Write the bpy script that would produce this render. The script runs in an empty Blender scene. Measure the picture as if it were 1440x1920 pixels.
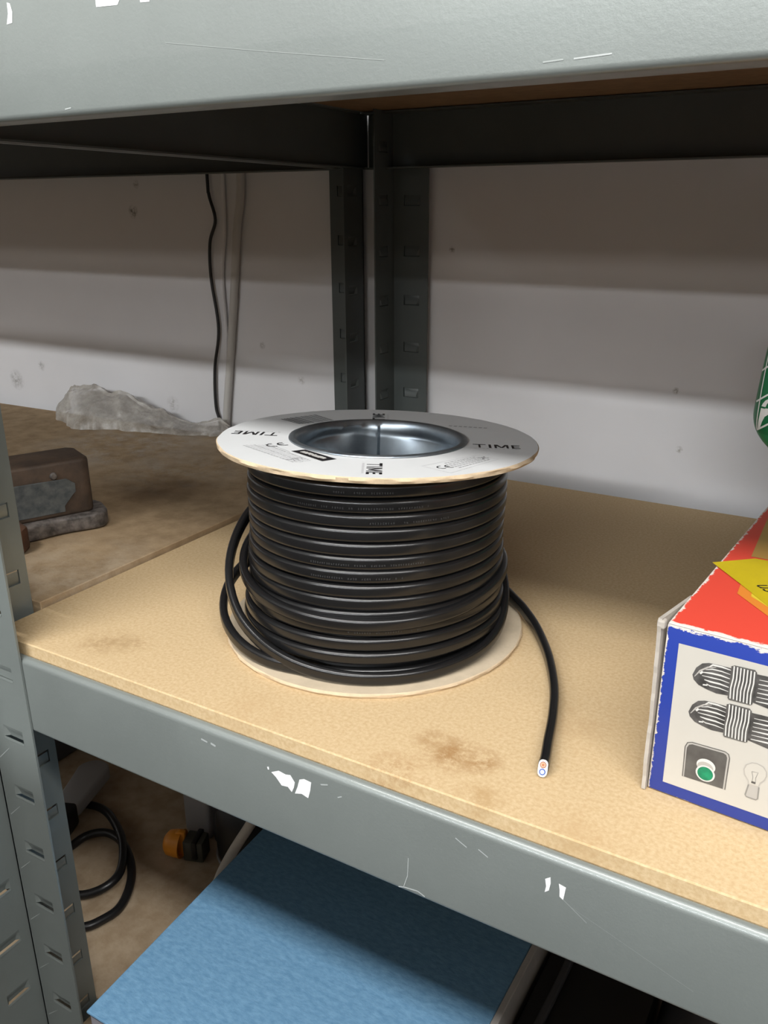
import bpy, bmesh, math, random
from mathutils import Vector, Matrix, Euler
random.seed(7)
S = bpy.context.scene
C = S.collection
pi = math.pi
R = math.radians

# ------------------------------------------------------------------ materials
def new_mat(name):
    m = bpy.data.materials.new(name)
    m.use_nodes = True
    nt = m.node_tree
    return m, nt, nt.nodes['Principled BSDF']

def math_node(nt, op, a, b=None, clamp=False):
    n = nt.nodes.new('ShaderNodeMath'); n.operation = op; n.use_clamp = clamp
    for i, v in enumerate((a, b)):
        if v is None: continue
        if isinstance(v, (int, float)): n.inputs[i].default_value = v
        else: nt.links.new(v, n.inputs[i])
    return n.outputs[0]

def mix_col(nt, fac, a, b):
    n = nt.nodes.new('ShaderNodeMix'); n.data_type = 'RGBA'
    for s, v in ((n.inputs[0], fac), (n.inputs[6], a), (n.inputs[7], b)):
        if isinstance(v, (int, float)): s.default_value = v
        elif isinstance(v, tuple): s.default_value = (*v[:3], 1)
        else: nt.links.new(v, s)
    return n.outputs[2]

def coords(nt, scale=(1, 1, 1)):
    t = nt.nodes.new('ShaderNodeTexCoord')
    mp = nt.nodes.new('ShaderNodeMapping'); mp.inputs['Scale'].default_value = scale
    nt.links.new(t.outputs['Object'], mp.inputs['Vector'])
    return mp.outputs[0]

def noise(nt, scale, detail=4, rough=.6, vec=None):
    n = nt.nodes.new('ShaderNodeTexNoise'); n.inputs['Scale'].default_value = scale
    n.inputs['Detail'].default_value = detail; n.inputs['Roughness'].default_value = rough
    nt.links.new(vec if vec is not None else coords(nt), n.inputs['Vector'])
    return n.outputs['Fac']

def ramp(nt, v, lo, hi):
    n = nt.nodes.new('ShaderNodeMapRange'); n.inputs[1].default_value = lo; n.inputs[2].default_value = hi
    nt.links.new(v, n.inputs[0]); return n.outputs[0]

def mat(name, col, rough=.5, metal=0., var=0., vscale=40, vcol=None, bump=0., bscale=200, spec=.5, coat=0.,
        spots=(), stretch=(1, 1, 1), blo=.35, bhi=.65):
    m, nt, b = new_mat(name)
    base = tuple(col)
    out = None
    if var > 0:
        f = ramp(nt, noise(nt, vscale, vec=coords(nt, stretch)), blo, bhi)
        vc = vcol if vcol else tuple(c * (1 - var) for c in col)
        out = mix_col(nt, f, base, vc)
    for (x, y, z, r, sc, st) in spots:
        tc = nt.nodes.new('ShaderNodeTexCoord')
        d = nt.nodes.new('ShaderNodeVectorMath'); d.operation = 'DISTANCE'
        nt.links.new(tc.outputs['Object'], d.inputs[0]); d.inputs[1].default_value = (x, y, z)
        fall = ramp(nt, d.outputs['Value'], r, r * .25)
        nz = ramp(nt, noise(nt, 1.4 / r, 8, .8), .43, .58)
        f = math_node(nt, 'MULTIPLY', math_node(nt, 'MULTIPLY', fall, nz), st, True)
        out = mix_col(nt, f, out if out is not None else base, sc)
    if out is not None: nt.links.new(out, b.inputs['Base Color'])
    else: b.inputs['Base Color'].default_value = (*base, 1)
    b.inputs['Roughness'].default_value = rough
    b.inputs['Metallic'].default_value = metal
    b.inputs['Specular IOR Level'].default_value = spec
    b.inputs['Coat Weight'].default_value = coat
    if bump > 0:
        bn = nt.nodes.new('ShaderNodeBump'); bn.inputs['Strength'].default_value = bump
        bn.inputs['Distance'].default_value = .001
        nt.links.new(noise(nt, bscale, 5, .7, coords(nt, stretch)), bn.inputs['Height'])
        nt.links.new(bn.outputs[0], b.inputs['Normal'])
    return m

M = {}
M['paint'] = mat('grey_green_paint', (.222, .246, .236), .42, .30, var=.10, vscale=9, bump=.10, bscale=500, coat=.25)
M['paint_shaded'] = mat('grey_green_paint_shaded', (.085, .098, .095), .42, var=.15, vscale=12, bump=.1, bscale=500)  # same paint made darker, shade of back and inner steel put into the colour
M['scuff'] = mat('pale_scuff', (.36, .385, .38), .6)
M['scuff_faint'] = mat('faint_scratch', (.27, .295, .285), .55)
M['paper_white'] = mat('torn_white_paper', (.80, .81, .82), .8, var=.1, vscale=300)
M['mdf'] = mat('mdf_board', (.575, .435, .26), .78, var=.30, vscale=480, vcol=(.49, .35, .19), bump=.16, bscale=900, spec=.2,
    spots=[(-.136, -.114, 0, .022, (.36, .24, .12), .75), (-.120, -.106, 0, .016, (.36, .24, .12), .7),
           (.113, -.110, 0, .020, (.33, .19, .08), .95), (.128, -.108, 0, .014, (.33, .19, .08), .9), (.098, -.104, 0, .014, (.36, .22, .10), .7),
           (.094, -.137, 0, .020, (.36, .21, .09), .85), (.139, -.134, 0, .016, (.40, .26, .12), .7),
           (.19, -.135, 0, .03, (.45, .30, .15), .5), (.16, -.05, 0, .03, (.44, .30, .16), .45),
           (0, -.13, 0, .03, (.46, .31, .16), .4)])
M['mdf_old'] = mat('mdf_board_dusty', (.40, .29, .175), .85, var=.35, vscale=60, vcol=(.29, .205, .12), bump=.3, bscale=380, spec=.15,
    spots=[(-.49, .25, .0, .13, (.46, .41, .35), .8), (-.36, .19, 0, .09, (.44, .39, .32), .6), (-.24, -.05, 0, .09, (.50, .41, .30), .6),
           (-.30, .02, 0, .05, (.34, .24, .14), .7)])
M['mdf_under'] = mat('mdf_board_shaded_underside', (.27, .165, .085), .85, var=.2, vscale=80)  # mdf darkened, the shade under the upper shelf is in the colour
M['mdf_low'] = mat('mdf_board_lower', (.55, .43, .30), .82, var=.2, vscale=50, vcol=(.42, .31, .20), bump=.25, bscale=380, spec=.2)
M['wall'] = mat('white_wall_paint', (.71, .70, .71), .75, var=.06, vscale=6, bump=.12, bscale=120, spec=.25,
    spots=[(-.5533, .3507, .264, .009, (.12, .11, .09), 1.0), (-.5446, .351, .295, .006, (.3, .28, .25), .8),
           (-.1272, .3654, .2271, .004, (.2, .18, .16), 1.0), (.106, .3734, .1047, .004, (.3, .28, .26), 1.), (.115, .3737, .049, .004, (.35, .33, .3), 1.),
           (-.8106, .3418, .0367, .016, (.3, .29, .28), .9), (-.7548, .3437, .061, .008, (.35, .34, .33), .9),
           (-.37, .357, .115, .005, (.3, .28, .26), .9), (-.3165, .3589, .078, .006, (.35, .33, .3), .8), (-.518, .352, .03, .012, (.35, .33, .31), .7)])
M['room_wall'] = mat('room_wall_paint', (.66, .65, .63), .9)
M['light_blocker'] = mat('light_blocker_board', (.16, .155, .145), .9)
M['concrete'] = mat('concrete_floor', (.09, .087, .082), .8, var=.2, vscale=3)
M['ceiling'] = mat('ceiling_paint', (.5, .5, .5), .9)
M['cable'] = mat('black_pvc', (.0095, .0095, .010), .26, var=.2, vscale=12, spec=.55)
M['emboss'] = mat('raised_cable_print', (.045, .045, .047), .4)
M['cable_core_fill'] = mat('black_pvc_shadowed', (.0085, .0085, .009), .4)
M['label'] = mat('white_reel_label', (.67, .685, .69), .45, var=.03, vscale=30, spec=.4)
M['kraft'] = mat('kraft_board', (.60, .47, .32), .9, var=.15, vscale=120, bump=.4, bscale=400, spec=.1)
M['kraft_pale'] = mat('pale_kraft_board', (.53, .44, .32), .88, var=.12, vscale=80, bump=.2, bscale=300, spec=.15)
M['tin'] = mat('galvanised_tin', (.40, .45, .49), .40, .92, var=.35, vscale=35, vcol=(.25, .29, .33), bump=.12, bscale=60)
M['ink'] = mat('black_ink', (.012, .011, .013), .5)
M['ink_grey'] = mat('grey_ink', (.36, .36, .37), .6)
M['ink_pale'] = mat('pale_grey_ink', (.55, .55, .56), .6)
M['white_ink'] = mat('white_ink', (.64, .63, .60), .5)
M['pvc_white'] = mat('white_insulation', (.64, .65, .67), .4)
M['brown_core'] = mat('brown_insulation', (.24, .06, .018), .4)
M['copper'] = mat('copper_strands', (.30, .09, .03), .4, .3)
M['pale_copper'] = mat('pale_cut_plastic', (.62, .33, .20), .5)
M['blue_core'] = mat('blue_insulation', (.02, .07, .30), .4)

def carton_mat(name, col, edge_axis):
    # printed card whose print has rubbed off along the worn front top edge
    m, nt, b = new_mat(name)
    tc = nt.nodes.new('ShaderNodeTexCoord')
    sp = nt.nodes.new('ShaderNodeSeparateXYZ'); nt.links.new(tc.outputs['Object'], sp.inputs[0])
    nz = noise(nt, 260, 6, .8, coords(nt, (.35, 1, 1)))
    nz2 = noise(nt, 60, 6, .7)
    fac = None
    for ax, pos, sign, w in edge_axis:
        d = math_node(nt, 'MULTIPLY', math_node(nt, 'SUBTRACT', sp.outputs[ax], pos), sign)   # distance inward
        e = ramp(nt, d, w, 0)
        q = math_node(nt, 'GREATER_THAN', math_node(nt, 'ADD', math_node(nt, 'MULTIPLY', e, .42), math_node(nt, 'MULTIPLY', nz, .72)), .645)
        fac = q if fac is None else math_node(nt, 'MAXIMUM', fac, q)
    scr = math_node(nt, 'GREATER_THAN', nz2, .735)
    fac = math_node(nt, 'MAXIMUM', fac, math_node(nt, 'MULTIPLY', scr, .35))
    nt.links.new(mix_col(nt, fac, col, (.62, .57, .52)), b.inputs['Base Color'])
    b.inputs['Roughness'].default_value = .38
    return m
ZB = .0897
M['carton_red'] = carton_mat('red_printed_card', (.58, .058, .036), [(1, 0, 1, .0075), (0, 0, 1, .0050)])
M['carton_blue'] = carton_mat('blue_printed_card', (.020, .046, .30), [(2, ZB, -1, .0060), (0, 0, 1, .0032), (2, 0, 1, .0022)])
M['card_grey'] = mat('grey_card', (.47, .43, .38), .9, var=.2, vscale=60)
M['card_cream'] = mat('cream_print_panel', (.53, .505, .455), .45, var=.04, vscale=25)
M['print_dark'] = mat('dark_print', (.030, .029, .028), .5, var=.6, vscale=120, vcol=(.11, .105, .10))
M['print_mid'] = mat('mid_grey_print', (.075, .070, .066), .5, var=.5, vscale=60, vcol=(.13, .125, .115))
M['print_light'] = mat('light_grey_print', (.42, .40, .37), .5)
M['print_line'] = mat('bulb_outline_print', (.25, .24, .22), .5)
M['print_green'] = mat('green_print', (.01, .30, .14), .4, var=.3, vscale=160, vcol=(.005, .16, .08))
M['print_yellow'] = mat('yellow_print', (.47, .36, .008), .5, var=.08, vscale=60)
M['print_orange'] = mat('orange_print', (.62, .20, .025), .5)
M['print_lime'] = mat('lime_print', (.60, .46, .03), .5)
M['tape'] = mat('brown_tape', (.36, .20, .05), .3)
M['green'] = mat('green_wrapper', (.008, .13, .045), .38, var=.1, vscale=30)
M['green_bottom'] = mat('green_wrapper_base', (.015, .19, .07), .38)
M['dark_cap'] = mat('dark_grey_lid', (.06, .06, .07), .5)
M['rust'] = mat('rusty_cast_iron', (.060, .042, .031), .62, .3, var=.6, vscale=45, vcol=(.11, .072, .048), bump=.5, bscale=140)
M['rust_base'] = mat('worn_cast_iron', (.058, .051, .046), .55, .3, var=.6, vscale=130, vcol=(.19, .165, .15), bump=.5, bscale=140)
M['iron_blue'] = mat('worn_blue_grey_enamel', (.048, .057, .062), .5, .2, var=.5, vscale=120, vcol=(.11, .118, .118), bump=.3, bscale=200)
M['rust_red'] = mat('red_brown_rust', (.13, .06, .032), .85, var=.5, vscale=70, bump=.5, bscale=150)
M['blue_box'] = mat('blue_fibre_card', (.110, .245, .40), .72, var=.32, vscale=300, vcol=(.16, .32, .49), bump=.55, bscale=330, spec=.25, stretch=(.5, 1, 1))
M['box_side'] = mat('mauve_grey_card', (.30, .29, .33), .7)
M['box_rim'] = mat('grey_board_rim', (.42, .40, .38), .75, var=.1, vscale=80)
M['black_plastic'] = mat('black_plastic', (.012, .012, .013), .45)
M['dark_grey_plastic'] = mat('dark_grey_plastic', (.05, .05, .055), .5)
M['grey_plastic'] = mat('grey_plastic', (.34, .33, .33), .55)
M['olive_plastic'] = mat('olive_grey_plastic', (.07, .07, .055), .6)
M['orange'] = mat('orange_plastic', (.88, .33, .03), .42)
M['rubber'] = mat('black_rubber', (.012, .012, .013), .35)
M['white_cable'] = mat('off_white_pvc', (.62, .57, .50), .5)
M['wall_pipe'] = mat('painted_cable', (.50, .48, .45), .7)
M['wire'] = mat('black_wire', (.015, .014, .014), .5)
M['frosted'] = mat('frosted_glass', (.8, .82, .84), .5)
M['lamp_body'] = mat('lamp_housing', (.8, .8, .8), .6)
def sheet_mat():
    m, nt, b = new_mat('dusty_polythene')
    f = ramp(nt, noise(nt, 55, 6, .7), .35, .7)
    nt.links.new(mix_col(nt, f, (.36, .325, .28), (.52, .49, .445)), b.inputs['Base Color'])
    b.inputs['Roughness'].default_value = .33
    nt.links.new(math_node(nt, 'ADD', math_node(nt, 'MULTIPLY', f, .3), .55), b.inputs['Alpha'])
    bn = nt.nodes.new('ShaderNodeBump'); bn.inputs['Strength'].default_value = .4; bn.inputs['Distance'].default_value = .003
    nt.links.new(noise(nt, 90, 5, .6), bn.inputs['Height']); nt.links.new(bn.outputs[0], b.inputs['Normal'])
    return m
M['sheet'] = sheet_mat()

# ------------------------------------------------------------------ mesh builder
class MB:
    def __init__(s): s.v = []; s.f = []; s.m = []; s.mats = []
    def mi(s, m):
        if m not in s.mats: s.mats.append(m)
        return s.mats.index(m)
    def add(s, verts, faces, m, T=None):
        o = len(s.v)
        for p in verts:
            p = Vector(p); s.v.append(T @ p if T is not None else p)
        k = s.mi(m)
        for f in faces: s.f.append([i + o for i in f]); s.m.append(k)
    def bm(s, b, m, T=None):
        b.verts.index_update()
        s.add([v.co.copy() for v in b.verts], [[v.index for v in f.verts] for f in b.faces], m, T); b.free()
    def box(s, lo, hi, m, bev=0., seg=2, T=None):
        b = bmesh.new(); bmesh.ops.create_cube(b, size=1)
        for v in b.verts:
            v.co = Vector([(lo[i] + hi[i]) / 2 + v.co[i] * (hi[i] - lo[i]) for i in range(3)])
        if bev > 0: bmesh.ops.bevel(b, geom=b.edges[:], offset=bev, segments=seg, profile=.5, affect='EDGES')
        s.bm(b, m, T)
    def prism(s, poly, z0, z1, m, bev=0., T=None, seg=2):
        b = bmesh.new()
        vs = [b.verts.new((x, y, z0)) for x, y in poly]
        f = b.faces.new(vs)
        r = bmesh.ops.extrude_face_region(b, geom=[f])
        for e in r['geom']:
            if isinstance(e, bmesh.types.BMVert): e.co.z = z1
        bmesh.ops.recalc_face_normals(b, faces=b.faces[:])
        if bev > 0: bmesh.ops.bevel(b, geom=b.edges[:], offset=bev, segments=seg, profile=.5, affect='EDGES')
        s.bm(b, m, T)
    def profile(s, path, thick, a, b_, place, m):
        # sheet-metal profile: 2D path thickened to its left, extruded from a to b_; place(p,q,t)->xyz
        n = len(path); off = []
        for i in range(n):
            d0 = Vector(path[i]) - Vector(path[i - 1]) if i > 0 else Vector(path[1]) - Vector(path[0])
            d1 = Vector(path[i + 1]) - Vector(path[i]) if i < n - 1 else d0
            d0 = d0.normalized(); d1 = d1.normalized()
            nn = Vector((-d0.y - d1.y, d0.x + d1.x)).normalized()
            k = thick / max(.4, nn.dot(Vector((-d0.y, d0.x))))
            off.append(Vector(path[i]) + nn * k)
        ring = [tuple(p) for p in path] + [tuple(p) for p in reversed(off)]
        N = len(ring)
        vs = [place(p[0], p[1], a) for p in ring] + [place(p[0], p[1], b_) for p in ring]
        fs = [[i, (i + 1) % N, N + (i + 1) % N, N + i] for i in range(N)]
        for i in range(n - 1):
            fs.append([i, i + 1, N - 2 - i, N - 1 - i])
            fs.append([N + i, N + N - 1 - i, N + N - 2 - i, N + i + 1])
        s.add(vs, fs, m)
    def tube(s, pts, sec, m, ups=None, closed=False, caps=True, shear_end=0.):
        # sweep the 2D section (side, up) along pts
        n = len(pts); k = len(sec); vs = []; fs = []
        P = [Vector(p) for p in pts]
        up = Vector((0, 0, 1)); prev = None
        for i in range(n):
            t = (P[(i + 1) % n if closed else min(i + 1, n - 1)] - P[(i - 1) if (closed or i > 0) else 0]).normalized()
            if ups is not None: u = Vector(ups[i])
            else: u = up if prev is None else prev
            if ups is None and abs(u.dot(t)) > .95: u = Vector((1, 0, 0)) if abs(t.x) < .9 else Vector((0, 1, 0))
            u = (u - t * u.dot(t)).normalized(); prev = u
            sd = t.cross(u)
            for a, b in sec:
                p = P[i] + sd * a + u * b
                if i == n - 1 and shear_end: p = p - t * (b * shear_end)
                if i == 0 and shear_end: p = p + t * (b * shear_end)
                vs.append(p)
        for i in range(n if closed else n - 1):
            j = (i + 1) % n
            for a in range(k):
                b = (a + 1) % k
                fs.append([i * k + a, i * k + b, j * k + b, j * k + a])
        if caps and not closed:
            fs.append(list(range(k))[::-1]); fs.append([(n - 1) * k + a for a in range(k)])
        s.add(vs, fs, m)
    def lathe(s, prof, m, seg=64, T=None, closed_prof=False, rad=None):
        vs = []; n = len(prof)
        for i in range(seg):
            a = 2 * pi * i / seg
            for j, (r, z) in enumerate(prof):
                dr, dz = rad(a, j) if rad else (0, 0)
                vs.append(((r + dr) * math.cos(a), (r + dr) * math.sin(a), z + dz))
        fs = []
        for i in range(seg):
            k = (i + 1) % seg
            for j in range(n if closed_prof else n - 1):
                l = (j + 1) % n
                fs.append([i * n + j, k * n + j, k * n + l, i * n + l])
        s.add(vs, fs, m, T)
    def flat(s, poly, z, m, T=None):
        s.add([(x, y, z) for x, y in poly], [list(range(len(poly)))], m, T)
    def stroke(s, pts, w, z, m, T=None, taper=False):
        n = len(pts); vs = []
        for i, p in enumerate(pts):
            a = Vector(pts[max(i - 1, 0)]); b = Vector(pts[min(i + 1, n - 1)]); d = (b - a).normalized()
            ww = w * (math.sin(pi * (i + .35) / (n - .3)) * .9 + .1 if taper else 1)
            q = Vector((-d.y, d.x)) * ww / 2
            vs += [(p[0] + q.x, p[1] + q.y, z), (p[0] - q.x, p[1] - q.y, z)]
        s.add(vs, [[2 * i, 2 * i + 1, 2 * i + 3, 2 * i + 2] for i in range(n - 1)], m, T)
    def text(s, body, w, h, m, T=None, shear=0.):
        cu = bpy.data.curves.new('tmp', 'FONT'); cu.body = body
        o = bpy.data.objects.new('tmp', cu); C.objects.link(o)
        me = bpy.data.meshes.new_from_object(o.evaluated_get(bpy.context.evaluated_depsgraph_get()))
        vs = [v.co.copy() for v in me.vertices]; fs = [list(p.vertices) for p in me.polygons]
        bpy.data.objects.remove(o); bpy.data.curves.remove(cu); bpy.data.meshes.remove(me)
        x0 = min(v.x for v in vs); x1 = max(v.x for v in vs); y0 = min(v.y for v in vs); y1 = max(v.y for v in vs)
        vs = [((v.x - x0) / (x1 - x0) * w - w / 2, (v.y - y0) / (y1 - y0) * h - h / 2, 0) for v in vs]
        vs = [(x + y * shear, y, z) for x, y, z in vs]
        s.add(vs, fs, m, T)
    def obj(s, name, parent=None, smooth=40, loc=None, rot=None):
        me = bpy.data.meshes.new(name)
        me.from_pydata([tuple(v) for v in s.v], [], s.f); 
        for m in s.mats: me.materials.append(m)
        me.polygons.foreach_set('material_index', s.m)
        b = bmesh.new(); b.from_mesh(me); bmesh.ops.recalc_face_normals(b, faces=b.faces[:]); b.to_mesh(me); b.free()
        if smooth:
            me.polygons.foreach_set('use_smooth', [True] * len(me.polygons))
            me.set_sharp_from_angle(angle=R(smooth))
        me.update()
        o = bpy.data.objects.new(name, me); C.objects.link(o)
        if parent: o.parent = parent
        if loc: o.location = loc
        if rot: o.rotation_euler = rot
        return o

def tag(o, label=None, cat=None, group=None, kind=None):
    if label: o['label'] = label
    if cat: o['category'] = cat
    if group: o['group'] = group
    if kind: o['kind'] = kind
    return o
def empty(name, loc=(0, 0, 0), rot=(0, 0, 0), **k):
    o = bpy.data.objects.new(name, None); C.objects.link(o); o.location = loc; o.rotation_euler = rot
    o.empty_display_size = .02
    return tag(o, **k)

def circle_sec(r, n=12): return [(r * math.cos(2 * pi * i / n), r * math.sin(2 * pi * i / n)) for i in range(n)]
def smooth_path(pts, per=8):
    P = [Vector(p) for p in pts]; out = []
    for i in range(len(P) - 1):
        a = P[max(i - 1, 0)]; b = P[i]; c = P[i + 1]; d = P[min(i + 2, len(P) - 1)]
        for k in range(per):
            t = k / per
            out.append(.5 * ((2 * b) + (c - a) * t + (2 * a - 5 * b + 4 * c - d) * t * t + (3 * b - a - 3 * c + d) * t ** 3))
    out.append(P[-1]); return out

# ------------------------------------------------------------------ camera
cam_d = bpy.data.cameras.new('camera'); cam = bpy.data.objects.new('camera', cam_d); C.objects.link(cam)
cam.location = (.270578, -.444274, .260788)
cam.rotation_euler = (1.21875, .00129, .525804)
cam_d.sensor_fit = 'VERTICAL'; cam_d.sensor_height = 24
cam_d.lens = 1587.94 * 24 / 1920
cam_d.shift_x = -12.288 / 1920; cam_d.shift_y = 24.934 / 1920
cam_d.clip_start = .01
S.camera = cam

# ------------------------------------------------------------------ room
FLOOR = -.95; CEIL = 2.15
WS = .03449; WA = math.atan(WS)
def wall_y(x): return .36977 + WS * x
w = MB(); 
a = Vector((-3.0, wall_y(-3.0), 0)); b = Vector((3.2, wall_y(3.2), 0)); n = Vector((-math.sin(WA), math.cos(WA), 0)) * .1
w.add([(a.x, a.y, FLOOR), (b.x, b.y, FLOOR), (b.x, b.y, CEIL), (a.x, a.y, CEIL), (a.x + n.x, a.y + n.y, FLOOR), (b.x + n.x, b.y + n.y, FLOOR), (b.x + n.x, b.y + n.y, CEIL), (a.x + n.x, a.y + n.y, CEIL)],
      [[0, 1, 2, 3], [5, 4, 7, 6], [0, 4, 5, 1], [3, 2, 6, 7], [0, 3, 7, 4], [1, 5, 6, 2]], M['wall'])
tag(w.obj('wall_back', smooth=0), kind='structure')
YF = -8.0
for nm, lo, hi in (('wall_front', (-3.0, YF - .1, FLOOR), (3.2, YF, CEIL)), ('wall_left', (-3.1, YF, FLOOR), (-3.0, .6, CEIL)), ('wall_right', (3.2, YF, FLOOR), (3.3, .6, CEIL))):
    w = MB(); w.box(lo, hi, M['room_wall']); tag(w.obj(nm, smooth=0), kind='structure')
w = MB(); w.box((-3.1, YF - .1, FLOOR - .1), (3.3, .6, FLOOR), M['concrete']); tag(w.obj('floor', smooth=0), kind='structure')
w = MB(); w.box((-3.1, YF - .1, CEIL), (3.3, .6, CEIL + .1), M['ceiling']); tag(w.obj('ceiling', smooth=0), kind='structure')

w = MB(); w.box((-2.9, -1.35, FLOOR), (3.1, -1.25, .462), M['light_blocker']); tag(w.obj('added_light_blocker', smooth=0), kind='structure')  # unseen, added to keep low-angle lamp light off the lower shelf
# lamps: rows of suspended tube fittings running along the aisle
def lamp_row(y, z, x0, x1, power, size, label, col=(1, .985, .96)):
    o = empty('ceiling_light', (0, y, z), label=label, cat='light')
    h = MB(); h.box((x0, -.06, .012), (x1, .06, .05), M['lamp_body'], .008)
    h.obj('housing', o)
    for xx in (x0 + .2, x1 - .2):
        r = MB(); r.tube([(xx, 0, .05), (xx, 0, CEIL - z)], circle_sec(.004, 8), M['lamp_body']); r.obj('hanger', o)
    l = bpy.data.lights.new('tube', 'AREA'); l.shape = 'RECTANGLE'; l.size = x1 - x0; l.size_y = size; l.energy = power; l.color = col
    lo = bpy.data.objects.new('tube', l); C.objects.link(lo); lo.parent = o; lo.location = (0.5 * (x0 + x1), 0, .008)
    return lo
lamp_row(-.715, 1.03, -.50, 1.35, 24.5, .16, 'white suspended tube light nearest the shelves')
lamp_row(-4.0, 1.84, -1.8, 2.1, 250, .26, 'white suspended tube light in the middle of the room', (.95, .98, 1))
lamp_row(-6.6, 1.66, -1.8, 2.1, 235, .34, 'white suspended tube light farthest from the shelves', (.97, .98, 1))


# unseen frosted window in the far wall, added to brighten the upper back wall
w = MB(); w.box((-1.5, YF + .001, .35), (1.9, YF + .05, 1.75), M['lamp_body'], .004)
win = w.obj('fill_window_1', smooth=0); tag(win, kind='structure')
w = MB()
for xx in (-1.44, -.66, .16, .98): w.box((xx, YF + .05, .41), (xx + .72, YF + .055, 1.69), M['frosted'])
wg = w.obj('fill_window_1_pane', win, smooth=0); tag(wg, kind='structure')
l = bpy.data.lights.new('fill_light', 'AREA'); l.shape = 'RECTANGLE'; l.size = 3.2; l.size_y = 1.25; l.energy = 170; l.color = (1, .93, .86)  # warm fill for the upper back wall
lo = bpy.data.objects.new('fill_light', l); C.objects.link(lo); lo.parent = win; lo.location = (.2, YF + .07, 1.05); lo.rotation_euler = (R(90), 0, 0)
# ------------------------------------------------------------------ shelving frames
def slotted_plate(mb, place, W, z0, z1, t, slots, mat_, dirn=1, scuffs=False):
    """flange of an upright: place(u, z, d) -> xyz, u across 0..W, d depth inward.
    slots: (ua, ub, zc, h): pressed louvre, its lip open at the bottom"""
    zs = [z0]; holes = []
    for ua, ub, zc, h in sorted(slots, key=lambda q: q[2]):
        if zc - h / 2 < z0 + .002 or zc + h / 2 > z1 - .002: continue
        zs += [zc - h / 2, zc + h / 2]; holes.append((ua, ub, zc - h / 2, zc + h / 2))
    zs.append(z1)
    ua, ub = slots[0][0], slots[0][1]; us = [0, ua, ub, W]
    vs = []; fs = []
    for d in (0, t):
        for z in zs:
            for u in us: vs.append(place(u, z, d))
    nz = len(zs); idx = lambda k, j, i: (k * nz + j) * 4 + i
    hz = {round(h[2], 6) for h in holes}
    for j in range(nz - 1):
        for i in range(3):
            if i == 1 and round(zs[j], 6) in hz:
                q = [(j, 1), (j, 2), (j + 1, 2), (j + 1, 1)]
                for a in range(4):
                    p, r = q[a], q[(a + 1) % 4]
                    fs.append([idx(0, *p), idx(1, *p), idx(1, *r), idx(0, *r)])
                continue
            fs.append([idx(0, j, i), idx(0, j, i + 1), idx(0, j + 1, i + 1), idx(0, j + 1, i)])
            fs.append([idx(1, j, i), idx(1, j + 1, i), idx(1, j + 1, i + 1), idx(1, j, i + 1)])
    for j in range(nz - 1):
        for i in (0, 3): fs.append([idx(0, j, i), idx(0, j + 1, i), idx(1, j + 1, i), idx(1, j, i)])
    for i in range(3):
        for j in (0, nz - 1): fs.append([idx(0, j, i), idx(1, j, i), idx(1, j, i + 1), idx(0, j, i + 1)])
    mb.add(vs, fs, mat_)
    flip = dirn < 0; D = .0026
    for a, b, lo, hi in holes:          # the pressed tab
        vv = []; ff = []; K = 5; in_ = (b - a) * .10
        h = hi - lo
        for k in range(K + 1):
            s_ = k / K; z = (lo + s_ * (h - .0004)) if flip else (hi - s_ * (h - .0012)); d = D * math.sin(s_ * pi / 2) ** (.7 if flip else 1.3)
            e = in_ * s_
            for u, dd in ((a, 0), (a + e + .0008, d), (b - e - .0008, d), (b, 0)): vv.append(place(u, z, dd))
        for k in range(K):
            for i in range(3): ff.append([k * 4 + i, k * 4 + i + 1, k * 4 + 4 + i + 1, k * 4 + 4 + i])
        if not flip:      # rolled lower lip catching the light
            zl = lo
            vv += [place(a, zl + .0012, 0), place(b, zl + .0012, 0), place(b - .001, zl, D * .55), place(a + .001, zl, D * .55), place(a, zl - .0006, -.0003), place(b, zl - .0006, -.0003)]
            o = (K + 1) * 4
            ff += [[o + 4, o + 5, o + 1, o], [o, o + 1, o + 2, o + 3]]
        mb.add(vv, ff, mat_)
    if scuffs:
        for _, _, lo, hi in [(h) for h in holes]:
            z = lo - .0155
            mb.add([place(.004, z - .004, -.0002), place(.0045, z - .0045, -.0002), place(.017, z + .0075, -.0002), place(.0165, z + .0075, -.0002)], [[0, 1, 2, 3]], M['scuff'])

PITCH = .0487
def slot_list(ua, ub, z_off, z0, z1, h=.0105):
    k0 = int((z0 - z_off) / PITCH) - 1; out = []
    for k in range(k0, int((z1 - z_off) / PITCH) + 2):
        out.append((ua, ub, z_off + PITCH * k, h))
    return out

def upright(parent, x, y, sx, sy, W1, W2, z1, zoff, mtl, scuffs=False, flip2=False):
    """L-section: corner (outside) at x, y; flange one runs along sx from the corner, flange two along sy"""
    mb = MB(); t = .0014
    slotted_plate(mb, lambda u, z, d: (x + sx * u, y + sy * d, z), W1, FLOOR, z1, t, slot_list(W1 * .32, W1 * .77, zoff, FLOOR, z1), mtl, 1, scuffs)
    slotted_plate(mb, lambda u, z, d: (x + sx * d, y + sy * u, z), W2, FLOOR, z1, t, slot_list(W2 * .59 if scuffs else W2 * .36, W2 * .86 if scuffs else W2 * .80, zoff, FLOOR, z1), mtl, -1 if flip2 else 1)
    # rounded outside corner bead
    return mb.obj('upright', parent, smooth=30)

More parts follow.
